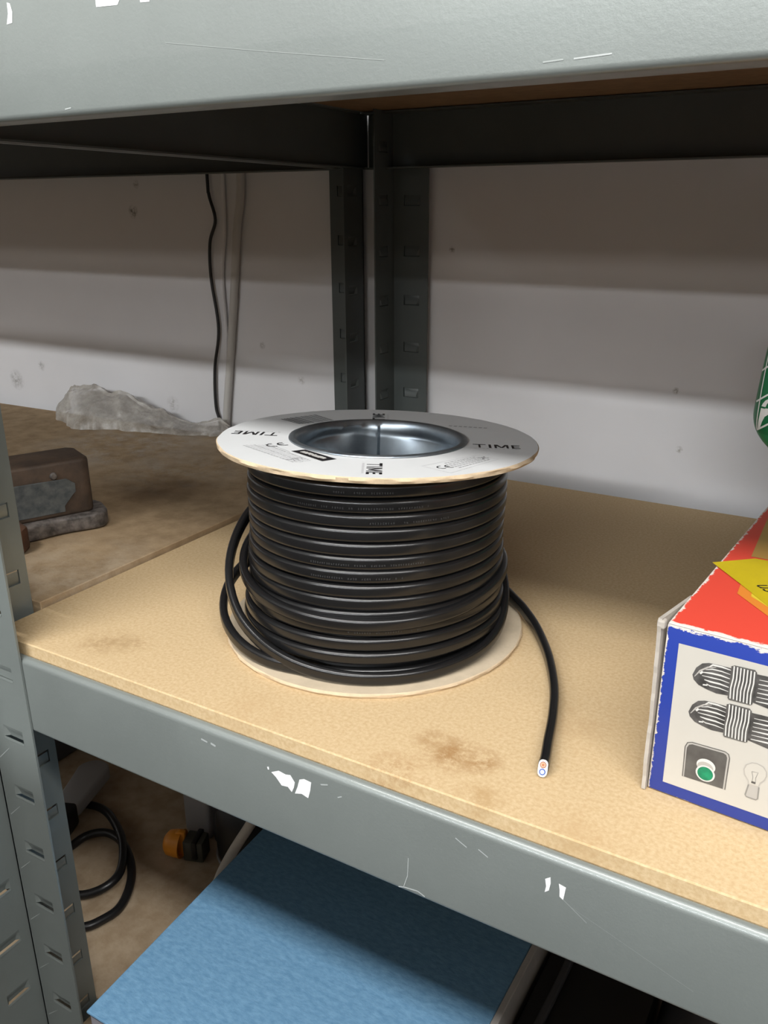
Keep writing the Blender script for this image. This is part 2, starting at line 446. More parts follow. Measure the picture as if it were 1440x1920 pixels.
def arc(cx, cy, r, a0, a1, n=5): return [(cx + r * math.cos(R(a0 + (a1 - a0) * i / n)), cy + r * math.sin(R(a0 + (a1 - a0) * i / n))) for i in range(n + 1)]
BT = -.0077; BB = -.0633
def beam_profile(full=True):
    # (inward distance, height) seen from the outside face at 0
    p = [(.022, -.0125), (.0065, -.0125), (.0055, -.0085)]
    p += arc(.0042, BT - .0042, .0042, 90, 180, 6)
    p += arc(.0028, BB + .0028, .0028, 180, 270, 4)
    p += [(.0145 if full else .006, BB)]
    return p
def long_beam(parent, x0, x1, y, inward, dz, m, marks=()):
    mb = MB(); mb.profile(beam_profile(), .0013, x0, x1, lambda p, q, t: (t, y + inward * p, q + dz), m)
    for poly, mm in marks:
        mb.add([(a, y - inward * .00015, c) for a, c in poly], [list(range(len(poly)))], mm)
    return mb.obj('beam', parent, smooth=35)
def side_beam(parent, y0, y1, x, inward, dz, m):
    mb = MB(); pf = [(p if p < .01 else min(p, .0075), q) for p, q in beam_profile()]
    mb.profile(pf, .0013, y0, y1, lambda p, q, t: (x + inward * p, t, q + dz), m)
    return mb.obj('side_beam', parent, smooth=35)

def strip2(pts, w):
    L = []; Rr = []
    for i, p in enumerate(pts):
        a = Vector(pts[max(i - 1, 0)]); b_ = Vector(pts[min(i + 1, len(pts) - 1)]); d = (b_ - a).normalized(); q = Vector((-d.y, d.x)) * w / 2
        L.append((p[0] + q.x, p[1] + q.y)); Rr.append((p[0] - q.x, p[1] - q.y))
    return L + Rr[::-1]
low_marks = [([(.0232, -.0207), (.0283, -.0179), (.0330, -.0186), (.0361, -.0178), (.0388, -.0215), (.0380, -.025), (.0365, -.0286), (.0340, -.0262), (.0298, -.0268), (.0262, -.0228)], M['paper_white']),
             ([(.0419, -.0185), (.0450, -.0170), (.0495, -.0174), (.0488, -.0225), (.0472, -.0283), (.0430, -.0272), (.0385, -.0286), (.0405, -.0235)], M['paper_white']),
             ([(.0205, -.0182), (.0218, -.0178), (.0219, -.0196), (.0209, -.0198)], M['paper_white']),
             ([(.1781, -.021), (.1805, -.019), (.1808, -.0225), (.1802, -.0267), (.1783, -.0285), (.1788, -.025)], M['paper_white']),
             ([(.1845, -.0207), (.1879, -.0214), (.1871, -.0289), (.1853, -.0277), (.1851, -.024)], M['paper_white']),
             (strip2([(.1076, -.0407), (.1074, -.046), (.1072, -.052), (.1050, -.0600)], .0004), M['scuff']),
             (strip2([(.1020, -.0612), (.1055, -.0600), (.1132, -.0590), (.1172, -.0606)], .0007), M['scuff']),
             (strip2([(.187, -.0286), (.1986, -.0364)], .0002), M['scuff']),
             (strip2([(.1913, -.0312), (.2463, -.0499)], .00018), M['scuff_faint']),
             (strip2([(.066, -.0205), (.0685, -.0190)], .0007), M['scuff']), (strip2([(.0555, -.0165), (.0600, -.0150)], .0008), M['scuff']),
             (strip2([(.1330, -.0175), (.1390, -.0205)], .0006), M['scuff']), (strip2([(.1450, -.0190), (.1500, -.0215)], .0006), M['scuff']),
             (strip2([(-.026, -.0165), (-.0215, -.0172)], .0012), M['scuff']), (strip2([(-.019, -.0170), (-.0155, -.0178)], .0014), M['scuff'])]
up_marks = [([(-.048, .352), (-.030, .350), (-.0353, .3438), (-.048, .3443)], M['paper_white']),
            ([(-.0219, .3475), (-.0159, .347), (-.0169, .3431), (-.0221, .3434)], M['paper_white']),
            ([(-.1050, .3519), (-.1030, .3513), (-.1022, .348), (-.1032, .3436), (-.1071, .3433), (-.1052, .3475)], M['paper_white']),
            (strip2([(-.0099, .3276), (.04, .3205), (.0952, .3131)], .00018), M['scuff_faint']),
            (strip2([(-.075, .3062), (-.071, .3066)], .0005), M['scuff']),
            (strip2([(.156, .3078), (.163, .3081)], .0005), M['scuff_faint']), (strip2([(.1665, .3080), (.179, .3085)], .0005), M['scuff'])]

DZU = .3665; DZL = -.372
fr = empty('shelving_frame', (0, 0, 0), label='grey-green steel shelving frame carrying the cable reel shelf', cat='shelving', group='steel shelving bays')
XR = 1.02
upright(fr, -.2224, -.1481, 1, 1, .0445, .0460, .95, -.0224, M['paint'], True, True)
upright(fr, -.1903, .3560, 1, -1, .0410, .0390, .95, .0790 - PITCH * 2, M['paint_shaded'])
upright(fr, XR, -.1481, -1, 1, .0445, .0460, .95, -.0224, M['paint'])
upright(fr, XR, .3700, -1, -1, .0410, .0390, .95, -.0184, M['paint_shaded'])
for dz, mk in ((0, low_marks), (DZU, up_marks), (DZL, ())):
    long_beam(fr, -.2190, XR - .003, -.1464, 1, dz, M['paint'], mk)
    long_beam(fr, -.2170 if dz > 0 else -.1860, XR - .003, .3538, -1, dz, M['paint_shaded'])
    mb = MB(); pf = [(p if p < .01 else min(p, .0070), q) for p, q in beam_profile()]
    mb.profile(pf, .0013, -.1000, .3535, lambda p, q, t, dz=dz: (-.2292 + (t + .1) * .0190 + p, t, q + dz), M['paint_shaded']); mb.obj('side_beam', fr, smooth=35)
    side_beam(fr, -.1000, .3160, XR, -1, dz, M['paint_shaded'])
fl = empty('shelving_frame', (0, 0, 0), label='grey-green steel shelving frame at the left, only its slotted corner post edge showing', cat='shelving', group='steel shelving bays')
XL = -1.25
upright(fl, -.22255, -.1920, -1, 1, .0420, .0443, .95, -.0088, M['paint'])
upright(fl, -.2236, .3510, -1, -1, .0405, .0370, .95, -.0088, M['paint_shaded'])
upright(fl, XL, -.1920, 1, 1, .0420, .0435, .95, -.0088, M['paint'])
upright(fl, XL, .3200, 1, -1, .0405, .0370, .95, -.0088, M['paint_shaded'])
DL = .0047
for dz in (DL, DZU, DZL):
    long_beam(fl, XL + .003, -.2270, -.1902, 1, dz, M['paint'])
    mb = MB(); mb.profile(beam_profile(), .0013, XL + .003, -.2270, lambda p, q, t: (t, .3490 + (t + .2236) * .0302 - p, q + dz), M['paint_shaded']); mb.obj('beam', fl, smooth=35)
    side_beam(fl, -.1450, .3120, -.2310, -1, dz, M['paint_shaded'])

# ------------------------------------------------------------------ shelf boards
def board(poly, z_top, th, m_top, label, jit=.0, group='mdf shelf boards', under=None):
    mb = MB(); mb.prism(poly, z_top - th, z_top, m_top, .0007, seg=1)
    return tag(mb.obj('shelf_board', smooth=0), label, 'shelf', group)
def right_poly(x0):
    return [(x0, -.1010), (-.1755, -.1010), (-.1755, -.1462 + .0005), (XR - .05, -.1457), (XR - .05, -.100), (XR - .005, -.100), (XR - .005, .325), (XR - .05, .325), (XR - .05, .3515), (-.146, .3515), (-.146, .313), (x0, .313)]
# front edge sits just behind the lip of the beam
RP = [(p[0], p[1] + .0004) for p in right_poly(-.2134)]
RP = [(-.2134, -.1402), (XR - .05, -.1402), (XR - .05, -.100), (XR - .005, -.100), (XR - .005, .325), (XR - .05, .325), (XR - .05, .3515), (-.146, .3515), (-.146, .313), (-.2134, .313)]
board(RP, 0, .0118, M['mdf'], 'light brown mdf shelf board under the black cable reel')
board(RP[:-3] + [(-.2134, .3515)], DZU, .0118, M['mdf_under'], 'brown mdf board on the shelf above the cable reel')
board(RP, DZL, .0118, M['mdf_low'], 'pale mdf board of the lower shelf under the blue box')
def left_poly(x1):
    return [(XL + .05, -.1840), (-.2255, -.1840), (-.2255, -.1005), (x1, -.1005), (x1, .312), (-.268, .312), (-.268, .338), (XL + .05, .310)]
board(left_poly(-.2144), DL, .0118, M['mdf_old'], 'dusty brown mdf shelf board under the rusty iron block')
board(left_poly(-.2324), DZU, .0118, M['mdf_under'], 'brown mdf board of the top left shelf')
board(left_poly(-.2137), DZL, .0118, M['mdf_low'], 'mdf board of the lower left shelf under the black coiled lead')

# ------------------------------------------------------------------ cable reel
HT = .12864; TX, TY = .0031, .0010
reel = empty('cable_reel', (0, 0, 0), label='reel of black flat twin cable with white cardboard flange lettered TIME', cat='cable reel')
RIM = .1
TILT = (math.atan(-.047086), math.atan(.00171), 0)
rnd = random.Random(3)
def flange(name, th, m_top, m_side, r_in, rim, torn, loc, rot, seed):
    rr = random.Random(seed); mb = MB(); N = 180
    j1 = [rr.gauss(0, torn * .25) for _ in range(N)]; j2 = [rr.gauss(0, torn) for _ in range(N)]; j3 = [rr.gauss(0, torn * .6) for _ in range(N)]
    sm = lambda j, i: (j[i - 1] + j[i] * 2 + j[(i + 1) % N]) / 4
    rings = [(r_in, 0, None), (rim - .0006, 0, j1), (rim, -.0005, j1), (rim + .0002, -th * .5, j2), (rim - .0006, -th, j3), (r_in, -th, None)]
    vs = []
    for i in range(N):
        a = 2 * pi * i / N
        for r, z, j in rings:
            q = r + (sm(j, i) if j else 0)
            vs.append((q * math.cos(a), q * math.sin(a), z + (sm(j3, i) * .5 if j is j3 else 0)))
    n = len(rings); top = []; rest = []
    for i in range(N):
        k = (i + 1) % N
        for q in range(n):
            l = (q + 1) % n
            (top if q == 0 else rest).append([i * n + q, k * n + q, k * n + l, i * n + l])
    mb.add(vs, top, m_top); o = len(mb.v)
    ki = mb.mi(m_side)
    for f in rest: mb.f.append(f); mb.m.append(ki)
    return mb.obj(name, reel, smooth=35, loc=loc, rot=rot)
ftop = flange('flange', .0033, M['label'], M['kraft'], .0518, RIM, .0009, (TX, TY, HT), TILT, 5)
ftop['label'] = 'white printed top flange with torn kraft edge'
fbot = flange('flange', .0030, M['kraft_pale'], M['kraft'], .0518, .0992, .0004, (0, 0, .0031), (0, 0, 0), 9)
fbot['label'] = 'bare kraft card bottom flange'
# tin barrel: lip curled over the top flange, wall running down through the reel, vertical folded seam
mb = MB()
prof = [(.0562, .0003), (.0560, .0009), (.0545, .0015), (.0530, .0014), (.0518, .0006), (.0508, -.0016), (.0504, -.004), (.0507, -.0065), (.0512, -.0080), (.0507, -.0095), (.0501, -.0115), (.0500, -.03), (.0500, -.06), (.0500, -.09), (.0500, -.1240)]
def crumple(a, j):
    s = R(121); d = (a - s + pi) % (2 * pi) - pi
    dr = .00012 * math.sin(9 * a + j) * (1 if 5 <= j else .35)
    if j >= 5:
        if 0 < d < R(9): dr -= .0016 * (1 - d / R(9))           # overlap of the seam
        if -R(26) < -d and d < 0 and d > -R(3): dr += .0004
        dr -= .0018 * math.exp(-((d - R(20)) / R(9)) ** 2) * (1 if 6 <= j <= 10 else .2)
        dr += .0010 * math.sin(4.3 * a + 1.7) * (1 if j in (7, 8, 9) else 0)
    dz = (.0010 * math.sin(3 * a + .6) + .0016 * math.exp(-((d - R(18)) / R(10)) ** 2)) if 6 <= j <= 10 else 0
    return dr, dz
mb.lathe(prof, M['tin'], 160, rad=crumple)
barrel = mb.obj('barrel', reel, smooth=50, loc=(TX, TY, HT), rot=TILT); barrel['label'] = 'galvanised tin barrel with folded seam'

# printing on the top flange (flange local frame)
def on_flange(x, y, ang, z=.00012): return Matrix.Translation((x, y, z)) @ Matrix.Rotation(ang, 4, 'Z')
def time_mark(x, y, ang, w=.0245, h=.0086):
    mb = MB(); T = on_flange(x, y, ang)
    k = w / .0245; hh = h / 2
    def bar(x0, x1, y0, y1): mb.flat([(x0 * k, y0), (x1 * k, y0), (x1 * k, y1), (x0 * k, y1)], 0, M['ink'], T)
    th = .0009
    bar(-.0122, -.0054, hh - .0016, hh); bar(-.0093, -.0083, -hh, hh)                     # T
    bar(-.0040, -.0027, -hh, hh)                                                          # I
    bar(-.0010, .0002, -hh, hh); bar(.0052, .0064, -hh, hh)                               # M
    mb.flat([(-.0010 * k, hh), (.0008 * k, hh), (.0031 * k, -hh + .0018), (.0022 * k, -hh + .0008)], .00001, M['ink'], T)
    mb.flat([(.0064 * k, hh), (.0046 * k, hh), (.0023 * k, -hh + .0018), (.0032 * k, -hh + .0008)], .00001, M['ink'], T)
    bar(.0080, .0092, -hh, hh); bar(.0080, .0124, hh - .0016, hh); bar(.0080, .0120, -.0007, .0007); bar(.0080, .0124, -hh, -hh + .0016)   # E
    for i in range(11):
        q = -.0118 + i * .0021
        mb.flat([(q * k, -hh - .0026), ((q + .0014) * k, -hh - .0026), ((q + .0014) * k, -hh - .0014), (q * k, -hh - .0014)], 0, M['ink_pale'], T)
    o = mb.obj('lettering', ftop, smooth=0); o['label'] = 'black TIME lettering'
    return o
time_mark(.0390, -.0694, R(-60))
time_mark(.0712, .0212, R(27), .0285, .0095)
time_mark(-.0697, -.0346, R(-157), .0295, .0095)
time_mark(-.0362, .0610, R(120.5))
# left label: black title strip, text block, CE mark
def quad_pt(Q, s, t):
    a = Vector(Q[0]).lerp(Vector(Q[1]), s); b_ = Vector(Q[3]).lerp(Vector(Q[2]), s); return a.lerp(b_, t)
mb = MB()
BQ = [(-.0219, -.0620), (-.0178, -.0539), (.0105, -.0632), (.0068, -.0721)]
mb.flat(BQ, .00012, M['ink'])
rr = random.Random(2); s = .14
while s < .86:
    wd = rr.uniform(.03, .055); t0 = rr.choice((.30, .36)); t1 = rr.choice((.64, .70))
    q = [quad_pt((BQ[0], BQ[3], BQ[2], BQ[1]), a, b_) for a, b_ in ((s, t0), (s + wd, t0), (s + wd, t1), (s, t1))]
    mb.flat([tuple(p) for p in q], .0002, M['white_ink']); s += wd + .014
PQ = [(-.0560, -.0665), (-.0425, -.0500), (.0020, -.0610 - .0130), (-.0050, -.0845)]
PQ = [(-.0560, -.0665), (-.0030, -.0845), (.0030, -.0745), (-.0440, -.0560)]
for row in range(7):
    s = rr.uniform(.0, .03)
    while s < .97:
        wd = rr.uniform(.015, .05); t0 = (row + .2) / 7; t1 = t0 + .065
        q = [quad_pt(PQ, a, b_) for a, b_ in ((s, t0), (min(s + wd, 1), t0), (min(s + wd, 1), t1), (s, t1))]
        mb.flat([tuple(p) for p in q], .00012, M['ink_pale'] if row % 3 else M['ink_grey']); s += wd + rr.uniform(.008, .02)
mb.stroke([(PQ[3][0] - .001, PQ[3][1] + .002), (-.0215, -.0640)], .0004, .00012, M['ink_grey'])
def ce(mb, x, y, ang, h, m):
    for k in (0, 1):
        T = on_flange(x, y, ang) @ Matrix.Translation(((k - .5) * h * .95, 0, 0))
        mb.stroke([(math.cos(R(a)) * h / 2, math.sin(R(a)) * h / 2) for a in range(75, 286, 15)], h * .14, 0, m, T)
        if k: mb.stroke([(-h / 2, 0), (0, 0)], h * .14, 0, m, T)
ce(mb, -.0385, -.0523, R(64), .0075, M['ink'])
for k, (wx) in enumerate((.012, .020, .026)):
    q = quad_pt(PQ, .86 - .02 * k, .25 + k * .24)
    mb.stroke([(q.x - .003, q.y - .0012), (q.x, q.y + .0015), (q.x + .003, q.y - .0012)], .0008, .00015, M['ink_grey'])
o = mb.obj('printed_label', ftop, smooth=0); o['label'] = 'printed label with black title strip and CE mark'
# right label
mb = MB()
PQ = [(.0574, -.0494), (.0773, -.0540), (.0857, -.0090), (.0710, -.0082)]
fl_ = lambda s, t: quad_pt((PQ[0], PQ[3], PQ[2], PQ[1]), s, t)
for a, b_ in (((0, 0), (1, 0)), ((1, 0), (1, 1)), ((1, 1), (0, 1)), ((0, 1), (0, 0))):
    mb.stroke([tuple(fl_(*a)), tuple(fl_(*b_))], .00025, .00011, M['ink_pale'])
for row in range(5):
    s = .28 + (.0 if row > 1 else .05)
    while s < .9:
        wd = rr.uniform(.02, .06); t0 = .14 + row * .155; t1 = t0 + .055
        q = [fl_(a, b_) for a, b_ in ((s, t0), (s + wd, t0), (s + wd, t1), (s, t1))]
        mb.flat([tuple(p) for p in q], .00012, M['ink_grey']); s += wd + rr.uniform(.01, .022)
ce(mb, .0690, -.0430, R(62), .0055, M['ink'])
T = on_flange(.0772, -.0112, R(62))
mb.stroke([(-.0022, -.0022), (.0022, .0022)], .0007, 0, M['ink'], T); mb.stroke([(-.0022, .0022), (.0022, -.0022)], .0007, 0, M['ink'], T)
mb.flat([(-.0013, -.0014), (.0013, -.0014), (.0017, .0016), (-.0017, .0016)], .00002, M['ink_grey'], T)
o = mb.obj('printed_label', ftop, smooth=0); o['label'] = 'small printed label with CE mark and bin symbol'
mb = MB()
for k in range(8):
    q = .0190 + k * .0032; y0 = .0605 + k * .0011
    mb.flat([(q, y0), (q + .0022, y0 + .0006), (q + .0017, y0 + .0034), (q - .0005, y0 + .0028)], .00012, M['ink_grey'])
o = mb.obj('faint_print', ftop, smooth=0); o['label'] = 'faint grey printed number'
# barcode
mb = MB(); BQ = [(-.0860, .0124), (-.0768, .0421), (-.0540, .0318), (-.0650, .0060)]
s = 0; rr = random.Random(11)
while s < .98:
    wd = rr.choice((.012, .012, .024, .036))
    q = [quad_pt(BQ, a, b_) for a, b_ in ((s, 0), (min(1, s + wd), 0), (min(1, s + wd), 1), (s, 1))]
    mb.flat([tuple(p) for p in q], .00012, M['ink']); s += wd + rr.choice((.012, .022, .034))
o = mb.obj('barcode', ftop, smooth=0)

# the wound cable --------------------------------------------------
def rrect(hx, hz, r, n=4):
    out = []
    for cx, cz, a0 in ((hx - r, hz - r, 0), (-hx + r, hz - r, 90), (-hx + r, -hz + r, 180), (hx - r, -hz + r, 270)):
        for i in range(n): a = R(a0 + 90 * i / (n - 1)); out.append((cx + r * math.cos(a), cz + r * math.sin(a)))
    return out
SEC = rrect(.0026, .0040, .0024, 7)
tail = [(.1590, -.1020, .0046), (.1575, -.0950, .0044), (.1540, -.0820, .0043), (.1478, -.0580, .0042), (.1385, -.0300, .0042), (.1247, .0000, .0042), (.1115, .0225, .0046), (.0985, .0400, .0062), (.0840, .0550, .0085)]
keys = [  # azimuth (counter-clockwise), radius, height of the cable centre
    (44, .0960, .0105), (75, .0905, .0140), (110, .0885, .0210), (155, .0920, .0310), (190, .0985, .0290), (222, .1008, .0185), (238, .0985, .0120), (255, .0935, .0078),
    (272, .0875, .0073), (295, .0840, .0073), (330, .0830, .0073), (360, .0830, .0090), (400, .0830, .0160), (450, .0835, .0360), (490, .0848, .0600), (520, .0872, .0760),
    (545, .0915, .0720), (565, .0945, .0575), (582, .0962, .0415), (597, .0950, .0265), (612, .0915, .0160), (632, .0895, .0098), (660, .0890, .0074), (690, .0885, .0082),
    (718, .0880, .0125), (742, .0865, .0260), (775, .0850, .0420), (815, .0848, .0560), (865, .0852, .0620), (905, .0872, .0570), (942, .0868, .0470), (975, .0855, .0415), (1015, .0848, .0395),
    (1050, .0846, .0415), (1085, .0842, .0465), (1120, .0838, .0480), (1160, .0835, .0420), (1200, .0838, .0310), (1235, .0845, .0165)]
def interp(keys, a):
    # monotone-ish Catmull-Rom through the key list
    for i in range(len(keys) - 1):
        if keys[i][0] <= a <= keys[i + 1][0]:
            k0 = keys[max(i - 1, 0)]; k1 = keys[i]; k2 = keys[i + 1]; k3 = keys[min(i + 2, len(keys) - 1)]
            t = (a - k1[0]) / (k2[0] - k1[0]); out = []
            for c in (1, 2):
                m1 = (k2[c] - k0[c]) / max(1e-6, k2[0] - k0[0]) * (k2[0] - k1[0]); m2 = (k3[c] - k1[c]) / max(1e-6, k3[0] - k1[0]) * (k2[0] - k1[0])
                out.append((2 * t ** 3 - 3 * t * t + 1) * k1[c] + (t ** 3 - 2 * t * t + t) * m1 + (-2 * t ** 3 + 3 * t * t) * k2[c] + (t ** 3 - t * t) * m2)
            return out
def cyl_pt(a, r, z):
    y = r * math.sin(R(a)); k = z / HT
    return (r * math.cos(R(a)) + TX * k, y + TY * k, z - .047 * y * k * k)
pts = smooth_path(tail, 6)[:-1]
a = 44.0
while a <= 1235: r_, z_ = interp(keys, a); pts.append(cyl_pt(a, r_, z_)); a += 3.5
rr = random.Random(21)
NT = 13; z0, z1 = .0150, .1208
tr = [rr.gauss(0, .0005) for _ in range(NT + 3)]; tz = [rr.gauss(0, .00045) for _ in range(NT + 3)]
aa = 0
while aa < NT * 360 - 20:
    t = aa / 360; i = int(t); f = t - i; f = f * f * (3 - 2 * f)
    fr_ = (a + aa) % 360
    r_ = .0796 + (1 - t / NT) * .0006 + tr[i] * (1 - f) + tr[i + 1] * f
    z_ = z0 + (z1 - z0) * t / NT + tz[i] * (1 - f) + tz[i + 1] * f
    r_ += .0042 * max(0, (.050 - z_) / .035)
    pts.append(cyl_pt(a + aa, r_, z_)); aa += 4
mb = MB()
mb.tube(pts, SEC, M['cable'], ups=[(0, 0, 1)] * len(pts), shear_end=.0)
# turns of the layer beneath, glimpsed between the outer ones
prof = []
for i in range(61):
    z = .004 + i * (.1195 - .004) / 60; prof.append((.0748 + .0012 * abs(math.sin(z * pi / .0083)), z))
prof = [(.0515, .004)] + prof + [(.0515, .1195)]
mb.lathe(prof, M['cable_core_fill'], 96, T=Euler((TILT[0] * .6, 0, 0)).to_matrix().to_4x4() @ Matrix.Translation((TX * .5, 0, 0)))
coil = mb.obj('cable', reel, smooth=35); coil['label'] = 'black flat twin cable wound on the reel, loose end trailing'
# faint raised print along some turns
rr = random.Random(14)
for turn, a_from, a_to in ((12, -78, -50), (11, -92, -38), (10, -62, -30), (7, -88, -40), (6, -86, -48), (3, -60, -30), (2, -70, -40)):
    a_ = a_from; mb = MB()
    while a_ < a_to:
        if rr.random() < .14: a_ += 1.6; continue
        best = None
        t_est = turn * 360 + ((a_ - a) % 360)
        t = t_est / 360
        if t >= NT - .1: a_ += 1; continue
        i = int(t); f = t - i; f = f * f * (3 - 2 * f)
        z_ = z0 + (z1 - z0) * t / NT + tz[i] * (1 - f) + tz[i + 1] * f
        r_ = .0796 + (1 - t / NT) * .0006 + tr[i] * (1 - f) + tr[i + 1] * f + .0042 * max(0, (.050 - z_) / .035) + .00264
        h_ = .0005; w_ = rr.uniform(.35, .6)
        for q in rr.sample([(0, w_, h_, h_ * .55), (0, .16, -h_, h_), (0, w_, -h_ * .2, h_ * .2), (w_ - .16, w_, -h_, h_), (0, w_, -h_, -h_ * .55)], 3):
            mb.add([Vector(cyl_pt(a_ + q[0], r_, z_ + q[2] - .0006)), Vector(cyl_pt(a_ + q[1], r_, z_ + q[2] - .0006)), Vector(cyl_pt(a_ + q[1], r_, z_ + q[3] - .0006)), Vector(cyl_pt(a_ + q[0], r_, z_ + q[3] - .0006))], [[0, 1, 2, 3]], M['emboss'])
        a_ += 1.0
    o = mb.obj('printing', coil, smooth=0); o['label'] = 'faint raised grey characters along the cable'; o['kind'] = 'thing'
# cut end of the cable: insulation and two cores
e0 = Vector(tail[0]); tdir = (Vector(tail[0]) - Vector(pts[1])).normalized()
side = tdir.cross(Vector((0, 0, 1))).normalized(); upv = side.cross(tdir).normalized()
nrm = (tdir + upv * .55).normalized(); upf = side.cross(nrm).normalized()
if upf.z < 0: upf = -upf
F = Matrix((( side.x, upf.x, nrm.x, 0), (side.y, upf.y, nrm.y, 0), (side.z, upf.z, nrm.z, 0), (0, 0, 0, 1)))
T = Matrix.Translation(e0 + tdir * .0022) @ F
mb = MB()
# slanted stub of white insulation filling the jacket mouth
ring = [(x * .90, z * 1.04) for x, z in SEC]; n_ = len(ring)
mb.add([T @ Vector((x, z, 0)) for x, z in ring] + [e0 - tdir * .004 + side * x + upv * (z * .92) for x, z in ring],
       [list(range(n_))] + [[i, (i + 1) % n_, n_ + (i + 1) % n_, n_ + i] for i in range(n_)], M['pvc_white'])
cut = mb.obj('cut_end', coil, smooth=0); cut['label'] = 'white insulation at the cut end'
for nm, cz, m1, lab in (('wire_core', .0017, M['brown_core'], 'brown core with copper centre'), ('wire_core', -.0017, M['blue_core'], 'blue core')):
    mb = MB(); sec = circle_sec(.0016, 18)
    mb.add([T @ Vector((x, z + cz, .0003)) for x, z in sec] + [T @ Vector((x, z + cz, -.001)) for x, z in sec], [list(range(18))] + [[i, (i + 1) % 18, 18 + (i + 1) % 18, 18 + i] for i in range(18)], m1)
    sec = circle_sec(.00070 if cz > 0 else .0010, 14)
    mb.add([T @ Vector((x, z + cz, .0004)) for x, z in sec], [list(range(14))], M['copper'] if cz > 0 else M['pvc_white'])
    if cz > 0:
        sec = circle_sec(.0012, 14); mb.add([T @ Vector((x, z + cz, .00035)) for x, z in sec], [list(range(14))], M['pale_copper'])
    o = mb.obj(nm, coil, smooth=0); o['label'] = lab

# ------------------------------------------------------------------ carton at the right
BA = math.atan2(-.0045, .0552)
carton = empty('cardboard_box', (.2065, -.0881, 0), (0, 0, BA), label='red and blue printed cardboard box picturing coiled cables, right of the reel', cat='box')
BW, BD = .30, .335
mb = MB(); b_ = .0012
mb.box((0, .0004, .0006), (BW, BD, ZB - .0006), M['carton_blue'], b_)
mb.box((.0006, .0004, ZB - .0012), (BW, BD, ZB), M['carton_red'], .0006)
mb.obj('body', carton, smooth=30)
PF = Matrix.Rotation(R(90), 4, 'X')        # (s, z) -> front plane, facing -y
def onp(z=.0): return Matrix.Translation((0, .0004 - z, 0)) @ PF
mb = MB(); T = onp(.0002)
mb.flat([(.0070, .0072), (.200, .0090), (.200, .0830), (.0062, .0808)], 0, M['card_cream'], T)
panel = mb.obj('front_panel', carton, smooth=0); panel['label'] = 'cream picture panel'
def bundle(o, S_=1.):
    """coiled cable picture: teardrop loop, tie wraps, second loop beyond"""
    mb = MB(); ox, oy = o
    p = lambda x, y: (ox + x, oy + y)
    loop = [p(0, .0), p(.0012, .0040), p(.0035, .0068), p(.0063, .0079), p(.0105, .0082), p(.0155, .0083), p(.0165, .0070), p(.0165, -.0040), p(.0160, -.0052), p(.0110, -.0058), p(.0070, -.0052), p(.0032, -.0042), p(.0008, -.0022)]
    mb.flat(loop, 0, M['print_dark'], onp(.00035))
    far = [p(.026, .0088), p(.032, .0092), p(.045, .0095), p(.058, .0090), p(.062, .004), p(.061, -.003), p(.055, -.0065), p(.045, -.0068), p(.035, -.0062), p(.026, -.0050)]
    mb.flat(far, 0, M['print_dark'], onp(.00035))
    rr = random.Random(int(oy * 1e5))
    for k in range(6):
        y = -.0040 + k * .0021
        mb.stroke([p(.0035 + abs(k - 2.5) * .0012, y * .8 + .0008), p(.008, y + .0010), p(.012, y + .0012), p(.0162, y + .0008)], .0006 + .0003 * (k % 2), 0, M['white_ink'], onp(.00045), True)
        mb.stroke([p(.0275, y), p(.034, y + .0006), p(.042, y + .0010), p(.056, y)], .0006 + .0003 * ((k + 1) % 2), 0, M['white_ink'], onp(.00045), True)
    mb.stroke([p(.0010, -.0005), p(.0030, .0030), p(.0062, .0058), p(.0095, .0068)], .0008, 0, M['print_light'], onp(.00045), True)
    mb.stroke([p(.0032, .0016), p(.0042, .0030)], .0014, 0, M['white_ink'], onp(.00046), True)
    mb.stroke([p(.0050, -.0034), p(.0070, -.0030)], .0010, 0, M['white_ink'], onp(.00046), True)
    wrap = [p(.0156, .0094), p(.0170, .0102), p(.0252, .0106), p(.0262, .0095), p(.0264, -.0058), p(.0255, -.0066), p(.0166, -.0070), p(.0160, -.0062)]
    mb.flat(wrap, 0, M['print_mid'], onp(.0005))
    for k in range(7):
        x = .0168 + k * .0014
        mb.stroke([p(x, .0098), p(x + .0003, .004), p(x - .0001, -.001), p(x + .0003, -.0062)], .00055, 0, M['white_ink'], onp(.0006))
        mb.stroke([p(x + .0007, .0098), p(x + .001, .002), p(x + .0008, -.0062)], .00035, 0, M['print_dark'], onp(.0006))
    o = mb.obj('printed_cable', panel, smooth=0); o['label'] = 'grey picture of a tied cable coil'
bundle((.0138, .0674)); bundle((.0143, .0485))
mb = MB()
mb.flat([(.0158, .0140), (.0152, .0300), (.0160, .0322), (.0178, .0331), (.0322, .0338), (.0336, .0332), (.0343, .0315), (.0345, .0146)], 0, M['print_light'], onp(.00035))
mb.stroke([(.0156, .0140), (.0150, .0300), (.0158, .0325), (.0178, .0334), (.0322, .0341), (.0339, .0334), (.0346, .0315), (.0347, .0146)], .0004, 0, M['print_mid'], onp(.0004))
mb.flat([(.0163, .0141), (.0158, .0298), (.0166, .0317), (.0180, .0324), (.0318, .0331), (.0330, .0326), (.0336, .0312), (.0338, .0147)], 0, M['print_mid'], onp(.00042))
el = lambda cx, cy, rx, ry, n=24: [(cx + rx * math.cos(2 * pi * i / n), cy + ry * math.sin(2 * pi * i / n)) for i in range(n)]
mb.flat(el(.0252, .0236, .0042, .0036), 0, M['white_ink'], onp(.0005)); mb.flat(el(.0250, .0228, .0036, .0028), 0, M['print_light'], onp(.00055))
mb.flat(el(.0254, .0196, .0043, .0042), 0, M['white_ink'], onp(.0006)); mb.flat(el(.0254, .0196, .0035, .0035), 0, M['print_green'], onp(.0007))
o = mb.obj('printed_switch', panel, smooth=0); o['label'] = 'picture of a green push button on a plate'
mb = MB()
